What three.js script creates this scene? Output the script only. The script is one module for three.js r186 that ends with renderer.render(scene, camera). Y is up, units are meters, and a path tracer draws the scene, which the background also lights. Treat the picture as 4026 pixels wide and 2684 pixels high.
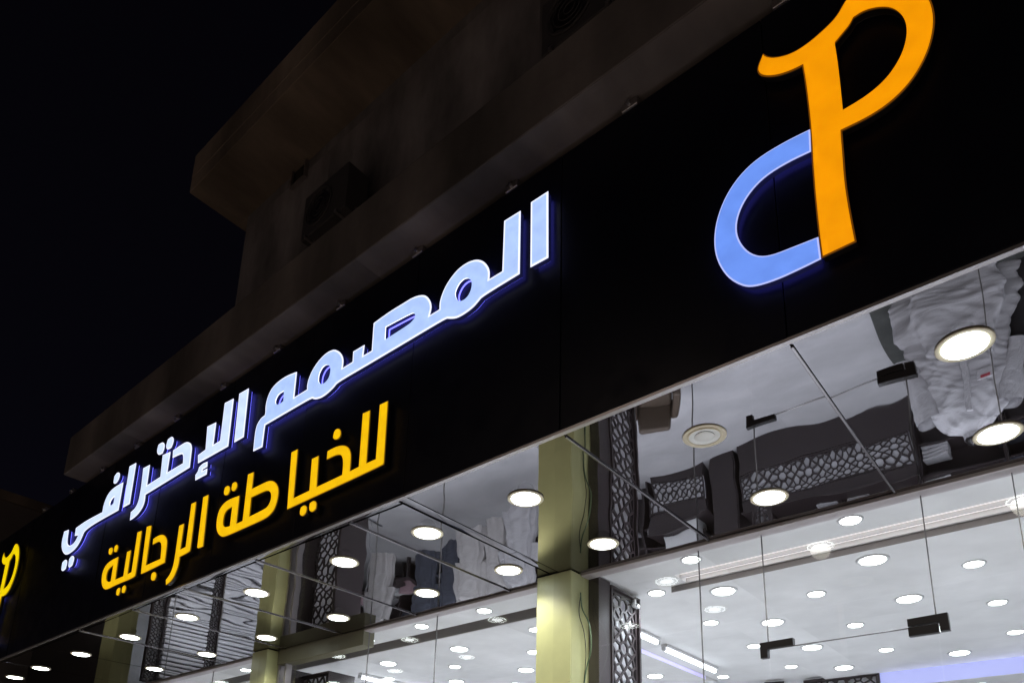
import * as THREE from 'three';
import { mergeGeometries } from 'three/addons/utils/BufferGeometryUtils.js';
import { ImprovedNoise } from 'three/addons/math/ImprovedNoise.js';
import { RoundedBoxGeometry } from 'three/addons/geometries/RoundedBoxGeometry.js';
import { RectAreaLightUniformsLib } from 'three/addons/lights/RectAreaLightUniformsLib.js';

// ---------------------------------------------------------------- camera, sky, added fill light, exposure
const scene = new THREE.Scene();
RectAreaLightUniformsLib.init();
const renderer = new THREE.WebGLRenderer({ antialias: true });
renderer.toneMapping = THREE.LinearToneMapping;
renderer.toneMappingExposure = 1.0;
renderer.shadowMap.enabled = true;

// facade runs along x, y is up, z points to the street; glass front stands at z = 0
const FULL_H = 5074.71;                                   // lens raised: the picture is the top part of a taller frame
const camera = new THREE.PerspectiveCamera(81.46, 4026 / FULL_H, 0.05, 400);
camera.position.set(0, 1.55, 4.119);
const YAW = 0.70064, PITCH = 0.26813, ROLL = 0.02638;
camera.rotation.order = 'YXZ';
camera.rotation.set(PITCH, YAW, ROLL);
camera.setViewOffset(4026, FULL_H, 0, 0, 4026, 2684);
camera.updateProjectionMatrix();
scene.add(camera);

function nightSky() {                                     // moonless town sky, a trace of glow at the horizon
  const W = 64, Hh = 32, d = new Float32Array(W * Hh * 4);
  for (let j = 0; j < Hh; j++) for (let i = 0; i < W; i++) {
    const el = ((j + 0.5) / Hh - 0.5) * Math.PI, k = Math.exp(-Math.abs(el) * 2.4), o = 4 * (j * W + i);
    d[o] = 0.0009 + 0.0022 * k; d[o + 1] = 0.0007 + 0.0024 * k; d[o + 2] = 0.0013 + 0.0052 * k; d[o + 3] = 1;
  }
  const t = new THREE.DataTexture(d, W, Hh, THREE.RGBAFormat, THREE.FloatType);
  t.mapping = THREE.EquirectangularReflectionMapping; t.magFilter = THREE.LinearFilter; t.minFilter = THREE.LinearFilter;
  t.needsUpdate = true;
  return t;
}
scene.background = nightSky();
scene.environment = scene.background;

const wallFill = new THREE.DirectionalLight(new THREE.Color(1.0, 0.93, 0.85), 0.012);  // added faint directional light for the upper walls, no moon stands there
wallFill.position.set(9, 22, 30); wallFill.target.position.set(-4, 4, 0);
wallFill.castShadow = true; wallFill.shadow.mapSize.set(2048, 2048);
Object.assign(wallFill.shadow.camera, { left: -25, right: 25, top: 25, bottom: -25, near: 1, far: 90 });
scene.add(wallFill, wallFill.target);

const SOFFIT_CD = 2.3, SHOP_CD = 3.5, STREET_CD = 280;      // strength of the soffit lamps, of the shop lamps and of the street lamp

// ---------------------------------------------------------------- helpers
const HS = 3.45;                                          // height of the soffit and of the shop ceiling
const noise = new ImprovedNoise();
let seed = 7;
const rnd = () => { seed = (seed * 1664525 + 1013904223) >>> 0; return seed / 4294967296; };
const taken = new Map();
function numbered(n) { const k = taken.get(n) ?? 0; taken.set(n, k + 1); return k ? n + '_' + String(k).padStart(3, '0') : n; }
function shade(o) { o.traverse((c) => { if (c.isMesh) { c.castShadow = true; c.receiveShadow = true; } }); return o; }
function part(name, geo, mat, parent) { const m = new THREE.Mesh(geo, mat); m.name = name; parent.add(m); m.castShadow = m.receiveShadow = true; return m; }
function thing(name, label, category, pos = [0, 0, 0], turn = 0, group) {
  const o = new THREE.Group(); o.name = numbered(name); o.position.set(...pos); o.rotation.y = turn;
  o.userData = { label, category }; if (group) o.userData.group = group;
  scene.add(o); return o;
}
function solo(name, geo, mat, label, category, group) {
  const m = part(numbered(name), geo, mat, scene); m.userData = { label, category }; if (group) m.userData.group = group; return m;
}
function structure(name, geo, mat) { const m = part(numbered(name), geo, mat, scene); m.userData.kind = 'structure'; return m; }
function copy(o, pos, label) { const c = o.clone(); c.name = numbered(o.name.replace(/_\d{3}$/, '')); c.position.set(...pos); if (label) c.userData = { ...c.userData, label }; scene.add(c); return c; }
function metreUV(g) {                                     // uv in metres from position, by the way a face points
  const p = g.attributes.position, n = g.attributes.normal, uv = new Float32Array(p.count * 2);
  for (let i = 0; i < p.count; i++) {
    const ax = Math.abs(n.getX(i)), ay = Math.abs(n.getY(i)), az = Math.abs(n.getZ(i));
    const x = p.getX(i), y = p.getY(i), z = p.getZ(i);
    const [a, b] = ay > ax && ay > az ? [x, z] : ax > az ? [z, y] : [x, y];
    uv[2 * i] = a; uv[2 * i + 1] = b;
  }
  g.setAttribute('uv', new THREE.BufferAttribute(uv, 2)); return g;
}
const box = (x0, x1, y0, y1, z0, z1) => metreUV(new THREE.BoxGeometry(Math.abs(x1 - x0), Math.abs(y1 - y0), Math.abs(z1 - z0)).translate((x0 + x1) / 2, (y0 + y1) / 2, (z0 + z1) / 2));
const rbox = (x0, x1, y0, y1, z0, z1, r = 0.006) => metreUV(new RoundedBoxGeometry(x1 - x0, y1 - y0, z1 - z0, 2, r).translate((x0 + x1) / 2, (y0 + y1) / 2, (z0 + z1) / 2));
const tube = (pts, r, n = 40, m = 6) => new THREE.TubeGeometry(new THREE.CatmullRomCurve3(pts.map((p) => new THREE.Vector3(...p))), n, r, m);
const C = (r, g, b) => new THREE.Color().setRGB(r, g, b);
function mottle(size, lo, hi, f, seedz, stretch = 1) {    // grey noise picture, several octaves
  const d = new Uint8Array(size * size * 4);
  for (let j = 0; j < size; j++) for (let i = 0; i < size; i++) {
    let v = 0, a = 0.5, k = f;
    for (let o = 0; o < 5; o++) { v += a * noise.noise((i / size) * k, (j / size) * k * stretch, seedz + o * 7.3); a *= 0.55; k *= 2.1; }
    v = Math.min(1, Math.max(0, 0.5 + v)); const c = 255 * (lo + (hi - lo) * v), o4 = 4 * (j * size + i);
    d[o4] = d[o4 + 1] = d[o4 + 2] = c; d[o4 + 3] = 255;
  }
  const t = new THREE.DataTexture(d, size, size); t.wrapS = t.wrapT = THREE.RepeatWrapping; t.magFilter = THREE.LinearFilter; t.minFilter = THREE.LinearMipmapLinearFilter; t.generateMipmaps = true; t.needsUpdate = true; return t;
}
const tint = (t) => { t.colorSpace = THREE.SRGBColorSpace; return t; };
const rep = (t, s) => { const c = t.clone(); c.repeat.set(s, s); c.needsUpdate = true; return c; };
const fineNoise = mottle(256, 0.25, 0.75, 12, 1.1), coarseNoise = mottle(256, 0.2, 0.8, 4, 5.7);
const stain = tint(mottle(512, 0.78, 1.0, 5, 9.1)), marble = tint(mottle(512, 0.86, 1.0, 3, 2.2, 1.8)), cloudy = tint(mottle(256, 0.88, 1.0, 3, 4.4));
const grime = tint(mottle(512, 0.5, 1.0, 5, 14.1, 0.35));
const std = (o) => new THREE.MeshStandardMaterial(o);

const M = {
  fascia: new THREE.MeshPhysicalMaterial({ color: C(0.006, 0.0065, 0.013), roughness: 0.5, roughnessMap: rep(stain, 1.1), specularIntensity: 0.2, bumpMap: rep(fineNoise, 3), bumpScale: 0.0002 }),
  dark: std({ color: C(0.012, 0.011, 0.012), roughness: 0.6 }),
  mirror: std({ color: C(0.215, 0.206, 0.22), metalness: 1, roughness: 0.012 }),
  strip: std({ color: C(0.30, 0.28, 0.29), metalness: 1, roughness: 0.22 }),
  alu: std({ color: C(0.42, 0.39, 0.40), metalness: 0.9, roughness: 0.4 }),
  bronze: std({ color: C(0.20, 0.19, 0.13), metalness: 0.2, roughness: 0.45 }),
  headbar: std({ color: C(0.50, 0.46, 0.47), metalness: 0.2, roughness: 0.4 }),
  shadedgrey: std({ color: C(0.22, 0.205, 0.20), roughness: 0.6 }),  // grey holds the shade of the unlit raft edges
  black: std({ color: C(0.012, 0.010, 0.011), roughness: 0.35 }),
  joint: std({ color: C(0.20, 0.195, 0.20), roughness: 0.15 }),
  glass: new THREE.MeshPhysicalMaterial({ color: 0xffffff, transmission: 1, thickness: 0, roughness: 0, ior: 1.52 }),
  stone: std({ color: C(0.58, 0.59, 0.31), map: rep(cloudy, 0.8), roughness: 0.38, bumpMap: rep(fineNoise, 6), bumpScale: 0.0003 }),
  ceiling: std({ color: C(0.80, 0.80, 0.80), map: rep(cloudy, 0.5), roughness: 0.85 }),
  floor: std({ color: C(0.62, 0.61, 0.63), map: rep(marble, 0.35), roughness: 0.07 }),
  wallwhite: std({ color: C(0.72, 0.72, 0.74), roughness: 0.8, map: rep(cloudy, 0.6) }),
  walnut: std({ color: C(0.035, 0.026, 0.028), roughness: 0.45, bumpMap: rep(fineNoise, 4), bumpScale: 0.0003 }),
  frost: new THREE.MeshPhysicalMaterial({ color: C(0.85, 0.85, 0.88), transmission: 0.55, thickness: 0, roughness: 1 }),
  backing: std({ color: C(0.74, 0.74, 0.78), roughness: 0.7 }),
  plaster: std({ color: C(0.36, 0.33, 0.34), map: rep(grime, 0.3), roughness: 0.95, bumpMap: rep(coarseNoise, 1.5), bumpScale: 0.004 }),
  slab: std({ color: C(0.36, 0.28, 0.22), map: rep(grime, 0.22), roughness: 0.95, bumpMap: rep(coarseNoise, 1.5), bumpScale: 0.004 }),
  ledge: std({ color: C(0.22, 0.19, 0.185), map: rep(grime, 0.3), roughness: 0.95, bumpMap: rep(coarseNoise, 1.5), bumpScale: 0.004 }),
  neighbour: std({ color: C(0.22, 0.19, 0.18), map: rep(stain, 0.2), roughness: 0.95 }),
  pavement: std({ color: C(0.30, 0.28, 0.26), map: rep(stain, 0.4), roughness: 0.85 }),
  road: std({ color: C(0.05, 0.05, 0.052), map: rep(stain, 0.3), roughness: 0.9 }),
  trim: std({ color: C(0.72, 0.64, 0.48), roughness: 0.4 }),
  trimwhite: std({ color: C(0.55, 0.55, 0.56), roughness: 0.45 }),
  lens: std({ color: C(0.8, 0.8, 0.8), emissive: C(0.95, 1.0, 0.98), emissiveIntensity: 15, roughness: 0.5 }),
  lensrim: std({ color: C(0.8, 0.8, 0.8), emissive: C(0.9, 1.0, 0.95), emissiveIntensity: 12, roughness: 0.5 }),
  lensdim: std({ color: C(0.8, 0.8, 0.8), emissive: C(0.95, 1.0, 0.97), emissiveIntensity: 1.7, roughness: 0.5 }),
  lensoff: std({ color: C(0.82, 0.82, 0.80), roughness: 0.3 }),
  tubelight: std({ color: C(0.9, 0.9, 0.9), emissive: C(0.86, 0.93, 1.0), emissiveIntensity: 5, roughness: 0.5 }),
  cove: std({ color: C(0.8, 0.8, 0.8), emissive: C(1.0, 0.92, 0.90), emissiveIntensity: 0.5, roughness: 0.6 }),
  violet: std({ color: C(0.25, 0.25, 0.35), emissive: C(0.44, 0.49, 0.95), emissiveIntensity: 0.8, roughness: 0.6 }),
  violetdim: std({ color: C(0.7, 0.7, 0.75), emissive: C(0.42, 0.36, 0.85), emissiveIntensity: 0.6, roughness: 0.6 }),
  whitecloth: std({ color: C(0.44, 0.43, 0.45), roughness: 0.95, side: THREE.DoubleSide, bumpMap: rep(coarseNoise, 2.5), bumpScale: 0.012 }),
  ivorycloth: std({ color: C(0.42, 0.40, 0.40), roughness: 0.95, side: THREE.DoubleSide, bumpMap: rep(coarseNoise, 2.5), bumpScale: 0.01 }),
  navycloth: std({ color: C(0.045, 0.05, 0.07), roughness: 0.9, side: THREE.DoubleSide, bumpMap: rep(coarseNoise, 2.5), bumpScale: 0.01 }),
  blackcloth: std({ color: C(0.018, 0.017, 0.02), roughness: 0.9, side: THREE.DoubleSide }),
  red: std({ color: C(0.35, 0.04, 0.06), roughness: 0.7 }),
  pink: std({ color: C(0.62, 0.42, 0.47), roughness: 0.6 }),
  leather: std({ color: C(0.085, 0.062, 0.046), roughness: 0.5 }),
  granite: std({ color: C(0.10, 0.105, 0.10), roughness: 0.10, map: rep(stain, 1.3) }),
  steel: std({ color: C(0.55, 0.55, 0.57), metalness: 1, roughness: 0.3 }),
  casing: std({ color: C(0.06, 0.055, 0.06), roughness: 0.7 }),
  cable: std({ color: C(0.10, 0.16, 0.09), roughness: 0.5 }),
  lampglow: std({ color: C(0.8, 0.7, 0.5), emissive: C(1, 0.80, 0.62), emissiveIntensity: 4, roughness: 0.5 }),
  white: std({ color: C(0.75, 0.75, 0.76), roughness: 0.4 }),
  glassdark: std({ color: C(0.01, 0.01, 0.012), roughness: 0.08 }),
  // glowing acrylic of the letters: face and the brighter rim
  whiteface: std({ color: C(0.5, 0.5, 0.55), emissive: C(0.42, 0.59, 1.0), emissiveIntensity: 1.15, roughness: 0.4 }),
  paleface: std({ color: C(0.5, 0.5, 0.55), emissive: C(0.58, 0.71, 1.0), emissiveIntensity: 1.25, roughness: 0.4 }),
  bluereturn: std({ color: C(0.02, 0.02, 0.05), emissive: C(0.05, 0.06, 0.40), emissiveIntensity: 0.08, roughness: 0.5 }),  // dark letter sides given a slight emission for the blue haze
  addedhalo: std({ color: C(0.3, 0.3, 0.5), emissive: C(0.14, 0.14, 1.0), emissiveIntensity: 3, roughness: 0.5 }),  // hidden glowing plate added to throw a blue haze on the board
  whiterim: std({ color: C(0.6, 0.6, 0.65), emissive: C(0.78, 0.82, 1.0), emissiveIntensity: 1.3, roughness: 0.4 }),
  yellowface: std({ color: C(0.6, 0.4, 0.05), emissive: C(1.0, 0.57, 0.0), emissiveIntensity: 1.0, roughness: 0.4 }),
  yellowrim: std({ color: C(0.5, 0.25, 0.03), emissive: C(0.80, 0.36, 0.0), emissiveIntensity: 0.16, roughness: 0.4 }),
  orangeface: std({ color: C(0.6, 0.3, 0.03), emissive: C(1.0, 0.345, 0.0), emissiveIntensity: 1.0, roughness: 0.4 }),
  orangerim: std({ color: C(0.4, 0.15, 0.02), emissive: C(0.6, 0.18, 0.0), emissiveIntensity: 0.16, roughness: 0.4 }),
  lemonface: std({ color: C(0.6, 0.5, 0.05), emissive: C(1.0, 0.72, 0.0), emissiveIntensity: 1.0, roughness: 0.4 }),
  blueface: std({ color: C(0.2, 0.3, 0.6), emissive: C(0.16, 0.33, 1.0), emissiveIntensity: 1.0, roughness: 0.4 }),
  bluerim: std({ color: C(0.5, 0.5, 0.6), emissive: C(0.45, 0.52, 1.0), emissiveIntensity: 1.0, roughness: 0.4 }),
};
{ // LEDs behind the acrylic: a slight unevenness of the glow along the letters
  const glow = rep(tint(mottle(256, 0.90, 1.0, 5, 3.3)), 2.3);
  for (const k of ['whiteface', 'paleface', 'blueface', 'orangeface', 'yellowface', 'lemonface']) M[k].emissiveMap = glow;
}

// ---------------------------------------------------------------- setting: street, neighbour
structure('road', box(-60, 60, -0.30, -0.15, 15, 60), M.road);
structure('pavement', box(-60, 60, -0.30, 0.0, 0.05, 15), M.pavement);
const neighbour = thing('neighbour_building', 'dark low neighbouring building with a flat roof past the sign fascia', 'building');
part('wall', box(-26, -14, -0.2, 7.0, -10, 3.2), M.neighbour, neighbour);
part('roof_edge', box(-26, -13.95, 7.0, 7.17, -10.05, 3.25), M.slab, neighbour);

// ---------------------------------------------------------------- the building over the shop
const building = thing('commercial_building', 'dark plastered upper storey with an overhanging roof slab above the sign', 'building');
part('wall', box(-8.6, 14, 5.562, 10.16, -9, 0), M.plaster, building);
part('canopy_core', box(-14, 14, 3.52, 5.10, 0.02, 1.50), M.dark, building);
part('lower_wall', box(-14, 14, 3.56, 5.56, -9, -0.03), M.plaster, building);
part('ledge', rbox(-8.0, 14, 5.13, 5.56, -0.02, 1.80, 0.012), M.ledge, building);
const roofSlab = part('overhanging_slab', rbox(-8.88, 14, 10.16, 10.40, -9, 0.73, 0.012), M.slab, building);
part('parapet', rbox(-8.88, 14, 10.402, 10.80, 0.58, 0.733, 0.012), M.slab, roofSlab);
const win = part('window', box(-7.44, -7.17, 9.90, 10.13, 0.002, 0.02), M.glassdark, building);
for (const [a, b, c, d] of [[-7.47, -7.44, 9.87, 10.14], [-7.17, -7.14, 9.87, 10.14], [-7.44, -7.17, 9.87, 9.90]]) part('frame', box(a, b, c, d, 0.002, 0.05), M.alu, win);

function airConditioner(x, y, label) {
  const a = thing('air_conditioner', label, 'air conditioner', [x, y, 0], 0, 'outdoor air conditioner units'); a.scale.setScalar(0.85);
  part('casing', rbox(-0.47, 0.47, 0, 0.72, 0.12, 0.46, 0.02), M.casing, a);
  const g = part('fan_grille', new THREE.TorusGeometry(0.27, 0.015, 8, 32).translate(-0.12, 0.36, 0.468), M.casing, a);
  for (let k = 1; k < 4; k++) part('grille_ring', new THREE.TorusGeometry(0.065 * k, 0.006, 6, 24).translate(-0.12, 0.36, 0.468), M.casing, g);
  part('fan_blades', new THREE.CylinderGeometry(0.24, 0.24, 0.01, 7).rotateX(Math.PI / 2).translate(-0.12, 0.36, 0.462), M.black, a);
  for (const s of [-0.33, 0.33]) part('bracket', mergeGeometries([box(s - 0.02, s + 0.02, -0.04, 0, 0, 0.5), box(s - 0.02, s + 0.02, -0.22, -0.04, 0, 0.03)].map((q) => q.toNonIndexed())), M.alu, a);
  part('pipe', tube([[0.47, 0.1, 0.3], [0.52, 0.05, 0.25], [0.54, -0.2, 0.06], [0.54, -0.5, 0.03]], 0.02), M.casing, a);
  return a;
}
airConditioner(-6.05, 8.16, 'dark air conditioner unit on brackets beside the small window');
airConditioner(-2.6, 8.0, 'dark air conditioner unit high on the plain wall away from the window');

// ---------------------------------------------------------------- sign fascia
const ZF = 1.608, XJ = [-14, -12.5, -11.45, -10.38, -9.31, -8.24, -7.18, -6.11, -5.05, -4.0, -2.94, -1.86, -0.79, 0.28, 1.35, 3.2];
const fascia = thing('sign_fascia', 'long glossy black panelled sign board above the shop front', 'sign board');
for (let i = 0; i + 1 < XJ.length; i++) {
  const m = part('panel', rbox(XJ[i] + 0.002, XJ[i + 1] - 0.002, HS + 0.012, 5.084, ZF - 0.03, ZF, 0.003), M.fascia, fascia);
  m.position.z = (rnd() - 0.5) * 0.003;
}
part('backing', box(-14, 3.2, HS + 0.05, 5.06, 1.50, ZF - 0.034), M.dark, fascia);
part('edge_trim', box(-14, 3.2, HS - 0.004, HS + 0.010, ZF - 0.028, ZF - 0.004), M.alu, fascia);
const clip0 = thing('bracket_clip', 'small pale metal clip on top of the black sign board', 'bracket', [-1.447, 5.084, 1.6], 0, 'clips along the top of the sign board');
part('plate', rbox(-0.045, 0.045, 0, 0.045, -0.03, 0.02, 0.006), M.alu, clip0);
part('bolt', new THREE.CylinderGeometry(0.012, 0.012, 0.02, 8).rotateX(Math.PI / 2).translate(0, 0.024, 0.028), M.steel, clip0);
for (let k = -2; k < 11; k++) if (k) copy(clip0, [-1.447 - 0.757 * k, 5.084, 1.6]);

// ---------------------------------------------------------------- glowing letters, outlines in metres on the sign board
const GLYPH = {
  w1: [[[-2.027,4.85,-1.913,4.849,-1.906,4.429,-2.021,4.434]],
   [[-2.212,4.844,-2.097,4.84,-2.092,4.434,-2.352,4.43,-2.377,4.415,-2.415,4.394,-2.475,4.384,-2.529,4.385,-2.563,4.394,-2.606,4.415,-2.621,4.425,-2.721,4.427,-2.944,4.426,-3.334,4.426,-3.609,4.428,-3.634,4.409,-3.697,4.389,-3.762,4.382,-3.822,4.393,-3.859,4.41,-3.878,4.426,-4.078,4.428,-4.43,4.43,-4.432,4.395,-4.431,4.257,-4.549,4.263,-4.556,4.376,-4.554,4.448,-4.538,4.486,-4.498,4.514,-4.453,4.518,-4.448,4.538,-4.458,4.589,-4.451,4.649,-4.422,4.703,-4.372,4.733,-4.296,4.745,-4.209,4.743,-4.098,4.723,-4.094,4.518,-3.946,4.519,-3.952,4.556,-3.94,4.606,-3.903,4.66,-3.84,4.702,-3.766,4.723,-3.697,4.716,-3.657,4.697,-3.604,4.652,-3.569,4.599,-3.561,4.556,-3.565,4.518,-3.463,4.519,-3.467,4.596,-3.354,4.594,-3.358,4.517,-3.276,4.515,-3.281,4.718,-3.133,4.729,-3.011,4.725,-2.925,4.724,-2.854,4.704,-2.806,4.675,-2.769,4.624,-2.753,4.579,-2.755,4.544,-2.765,4.516,-2.684,4.517,-2.687,4.557,-2.676,4.6,-2.651,4.647,-2.611,4.686,-2.556,4.717,-2.494,4.725,-2.433,4.714,-2.385,4.689,-2.343,4.648,-2.311,4.592,-2.303,4.553,-2.306,4.517,-2.213,4.517],[-3.169,4.641,-2.924,4.624,-2.891,4.608,-2.875,4.58,-2.883,4.553,-2.916,4.535,-2.954,4.529,-3.165,4.524],[-2.574,4.552,-2.569,4.585,-2.543,4.62,-2.503,4.636,-2.461,4.624,-2.429,4.587,-2.421,4.553,-2.428,4.511,-2.453,4.477,-2.493,4.466,-2.534,4.479,-2.56,4.51],[-3.836,4.548,-3.833,4.588,-3.809,4.625,-3.772,4.64,-3.728,4.63,-3.694,4.599,-3.682,4.563,-3.686,4.511,-3.719,4.478,-3.766,4.471,-3.808,4.492,-3.83,4.522],[-4.343,4.583,-4.332,4.615,-4.298,4.641,-4.222,4.638,-4.213,4.531,-4.276,4.524,-4.311,4.535,-4.338,4.56]]],
  w2: [[[-4.867,4.864,-4.734,4.857,-4.713,4.438,-4.842,4.439]],
   [[-5.077,4.867,-4.945,4.855,-4.927,4.437,-5.376,4.446,-5.397,4.524,-5.283,4.534,-5.31,4.748,-5.173,4.734,-5.166,4.534,-5.065,4.534]],
   [[-5.221,4.408,-5.295,4.417,-5.348,4.4,-5.357,4.366,-5.39,4.348,-5.379,4.297,-5.206,4.294,-5.208,4.345,-5.284,4.348,-5.283,4.362,-5.214,4.362]],
   [[-5.851,4.654,-5.865,4.729,-5.683,4.735,-5.618,4.723,-5.553,4.684,-5.526,4.64,-5.521,4.596,-5.511,4.454,-6.273,4.445,-6.263,4.386,-6.281,4.332,-6.353,4.287,-6.436,4.27,-6.506,4.267,-6.517,4.349,-6.439,4.364,-6.396,4.41,-6.389,4.475,-6.39,4.566,-6.413,4.744,-6.285,4.736,-6.273,4.533,-6.029,4.537,-6.054,4.75,-5.912,4.734,-5.91,4.538,-5.642,4.535,-5.656,4.613,-5.696,4.642]],
   [[-6.187,4.846,-6.175,4.893,-6.108,4.896,-6.055,4.863,-6.043,4.814,-6.066,4.772,-6.13,4.776,-6.171,4.809]],
   [[-6.018,4.837,-6.002,4.882,-5.938,4.889,-5.892,4.857,-5.885,4.811,-5.911,4.772,-5.968,4.771,-6.007,4.801]],
   [[-6.726,4.867,-6.589,4.857,-6.576,4.448,-6.708,4.449]],
   [[-6.807,4.732,-6.804,4.45,-7.32,4.461,-7.547,4.445,-7.575,4.403,-7.615,4.348,-7.688,4.301,-7.792,4.282,-7.908,4.281,-8.005,4.322,-8.092,4.402,-8.122,4.487,-8.108,4.586,-7.988,4.575,-7.973,4.465,-7.946,4.408,-7.88,4.37,-7.791,4.365,-7.729,4.394,-7.692,4.438,-7.784,4.454,-7.794,4.54,-7.557,4.554,-7.178,4.537,-7.181,4.61,-7.149,4.681,-7.082,4.725,-6.97,4.739],[-7.047,4.571,-7.045,4.61,-7.006,4.638,-6.935,4.647,-6.932,4.553,-6.976,4.539,-7.02,4.546]],
   [[-7.041,4.818,-7.043,4.867,-6.995,4.893,-6.938,4.873,-6.915,4.838,-6.932,4.791,-6.982,4.771,-7.031,4.79]],
   [[-7.981,4.166,-7.985,4.217,-7.925,4.236,-7.869,4.218,-7.85,4.177,-7.863,4.123,-7.926,4.112,-7.972,4.135]],
   [[-7.807,4.159,-7.81,4.217,-7.763,4.238,-7.697,4.218,-7.679,4.177,-7.701,4.122,-7.753,4.112,-7.792,4.127]]],
  w3: [[[-3.154,4.087,-3.077,4.083,-3.071,3.718,-3.069,3.671,-3.082,3.66,-4.023,3.655,-4.049,4.082,-3.973,4.081,-3.958,3.721,-3.792,3.723,-3.801,3.949,-3.725,3.947,-3.712,3.724,-3.461,3.726,-3.461,3.787,-3.468,3.833,-3.488,3.865,-3.514,3.877,-3.555,3.885,-3.637,3.885,-3.638,3.947,-3.597,3.95,-3.531,3.947,-3.473,3.932,-3.426,3.904,-3.398,3.869,-3.384,3.821,-3.383,3.726,-3.304,3.729,-3.311,4.089,-3.238,4.084,-3.23,3.728,-3.15,3.727]],
   [[-3.595,4.032,-3.589,4.067,-3.566,4.08,-3.532,4.069,-3.512,4.042,-3.512,4.01,-3.534,3.993,-3.567,3.999,-3.59,4.016]],
   [[-3.874,3.593,-3.867,3.627,-3.834,3.636,-3.801,3.619,-3.793,3.598,-3.801,3.566,-3.833,3.553,-3.866,3.571]],
   [[-3.776,3.595,-3.772,3.628,-3.74,3.638,-3.705,3.624,-3.693,3.601,-3.696,3.569,-3.726,3.552,-3.762,3.567]],
   [[-4.579,4.091,-4.499,4.085,-4.495,3.953,-4.379,3.952,-4.286,3.95,-4.221,3.926,-4.168,3.879,-4.146,3.829,-4.147,3.768,-4.169,3.707,-4.203,3.68,-4.269,3.659,-4.475,3.66,-4.781,3.661,-4.842,3.677,-4.899,3.718,-4.934,3.774,-4.944,3.85,-4.925,3.919,-4.864,3.955,-4.785,3.962,-4.656,3.95,-4.646,3.729,-4.57,3.73],[-4.498,3.889,-4.345,3.887,-4.293,3.882,-4.248,3.858,-4.226,3.823,-4.228,3.78,-4.256,3.745,-4.294,3.734,-4.49,3.73],[-4.85,3.804,-4.846,3.856,-4.813,3.887,-4.734,3.89,-4.73,3.729,-4.799,3.734,-4.84,3.762]],
   [[-4.894,4.046,-4.888,4.082,-4.85,4.09,-4.809,4.067,-4.803,4.031,-4.823,4.004,-4.858,4.006,-4.886,4.023]],
   [[-4.79,4.048,-4.784,4.083,-4.746,4.089,-4.713,4.067,-4.705,4.035,-4.727,4.008,-4.756,4.009,-4.782,4.025]]],
  w4: [[[-5.203,4.101,-5.121,4.098,-5.09,3.664,-5.162,3.665,-5.184,3.679]],
   [[-5.382,4.098,-5.306,4.094,-5.281,3.688,-5.295,3.671,-5.442,3.666,-5.439,3.644,-5.442,3.596,-5.462,3.553,-5.489,3.511,-5.54,3.481,-5.604,3.47,-5.619,3.519,-5.568,3.549,-5.535,3.597,-5.527,3.658,-5.527,3.749,-5.533,3.954,-5.452,3.951,-5.449,3.733,-5.371,3.735]],
   [[-6.133,4.104,-6.102,4.105,-6.04,4.094,-6.021,3.735,-5.775,3.733,-5.788,3.83,-5.806,3.87,-5.837,3.892,-5.874,3.9,-5.961,3.897,-5.968,3.953,-5.9,3.962,-5.816,3.955,-5.75,3.926,-5.708,3.883,-5.693,3.835,-5.684,3.676,-6.083,3.666,-6.099,3.678]],
   [[-5.893,3.597,-5.892,3.632,-5.855,3.643,-5.808,3.622,-5.797,3.587,-5.816,3.557,-5.857,3.56,-5.886,3.578]],
   [[-6.301,4.102,-6.216,4.094,-6.19,3.693,-6.213,3.667,-6.565,3.676,-6.739,3.669,-6.817,3.692,-6.873,3.742,-6.903,3.8,-6.911,3.873,-6.869,3.929,-6.78,3.954,-6.612,3.953,-6.594,3.736,-6.44,3.733,-6.447,3.956,-6.369,3.955,-6.356,3.733,-6.287,3.736],[-6.813,3.806,-6.81,3.851,-6.78,3.883,-6.689,3.897,-6.681,3.733,-6.738,3.737,-6.789,3.763]],
   [[-6.857,4.051,-6.852,4.086,-6.798,4.09,-6.764,4.067,-6.762,4.034,-6.788,4.011,-6.835,4.022]],
   [[-6.74,4.041,-6.738,4.08,-6.701,4.092,-6.663,4.071,-6.654,4.04,-6.677,4.01,-6.721,4.017]],
   [[-6.53,3.595,-6.526,3.628,-6.492,3.642,-6.454,3.628,-6.449,3.597,-6.468,3.561,-6.511,3.569]],
   [[-6.42,3.591,-6.421,3.627,-6.387,3.642,-6.35,3.628,-6.34,3.592,-6.358,3.563,-6.406,3.569]]],
  orange: [[[-0.774,4.821,-0.758,4.791,-0.726,4.758,-0.661,4.725,-0.596,4.724,-0.531,4.742,-0.483,4.764,-0.452,4.806,-0.423,4.833,-0.371,4.832,-0.308,4.803,-0.243,4.744,-0.197,4.665,-0.169,4.583,-0.162,4.487,-0.176,4.402,-0.207,4.323,-0.26,4.253,-0.332,4.21,-0.416,4.198,-0.508,4.207,-0.511,4.09,-0.515,3.961,-0.51,3.819,-0.503,3.694,-0.626,3.692,-0.629,3.819,-0.628,4.075,-0.619,4.306,-0.621,4.514,-0.626,4.627,-0.668,4.633,-0.733,4.657,-0.79,4.703,-0.807,4.747,-0.798,4.78],[-0.504,4.644,-0.468,4.67,-0.444,4.686,-0.426,4.713,-0.382,4.714,-0.327,4.684,-0.282,4.637,-0.254,4.571,-0.246,4.504,-0.258,4.435,-0.288,4.372,-0.341,4.319,-0.414,4.294,-0.503,4.292,-0.501,4.51]]],
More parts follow.
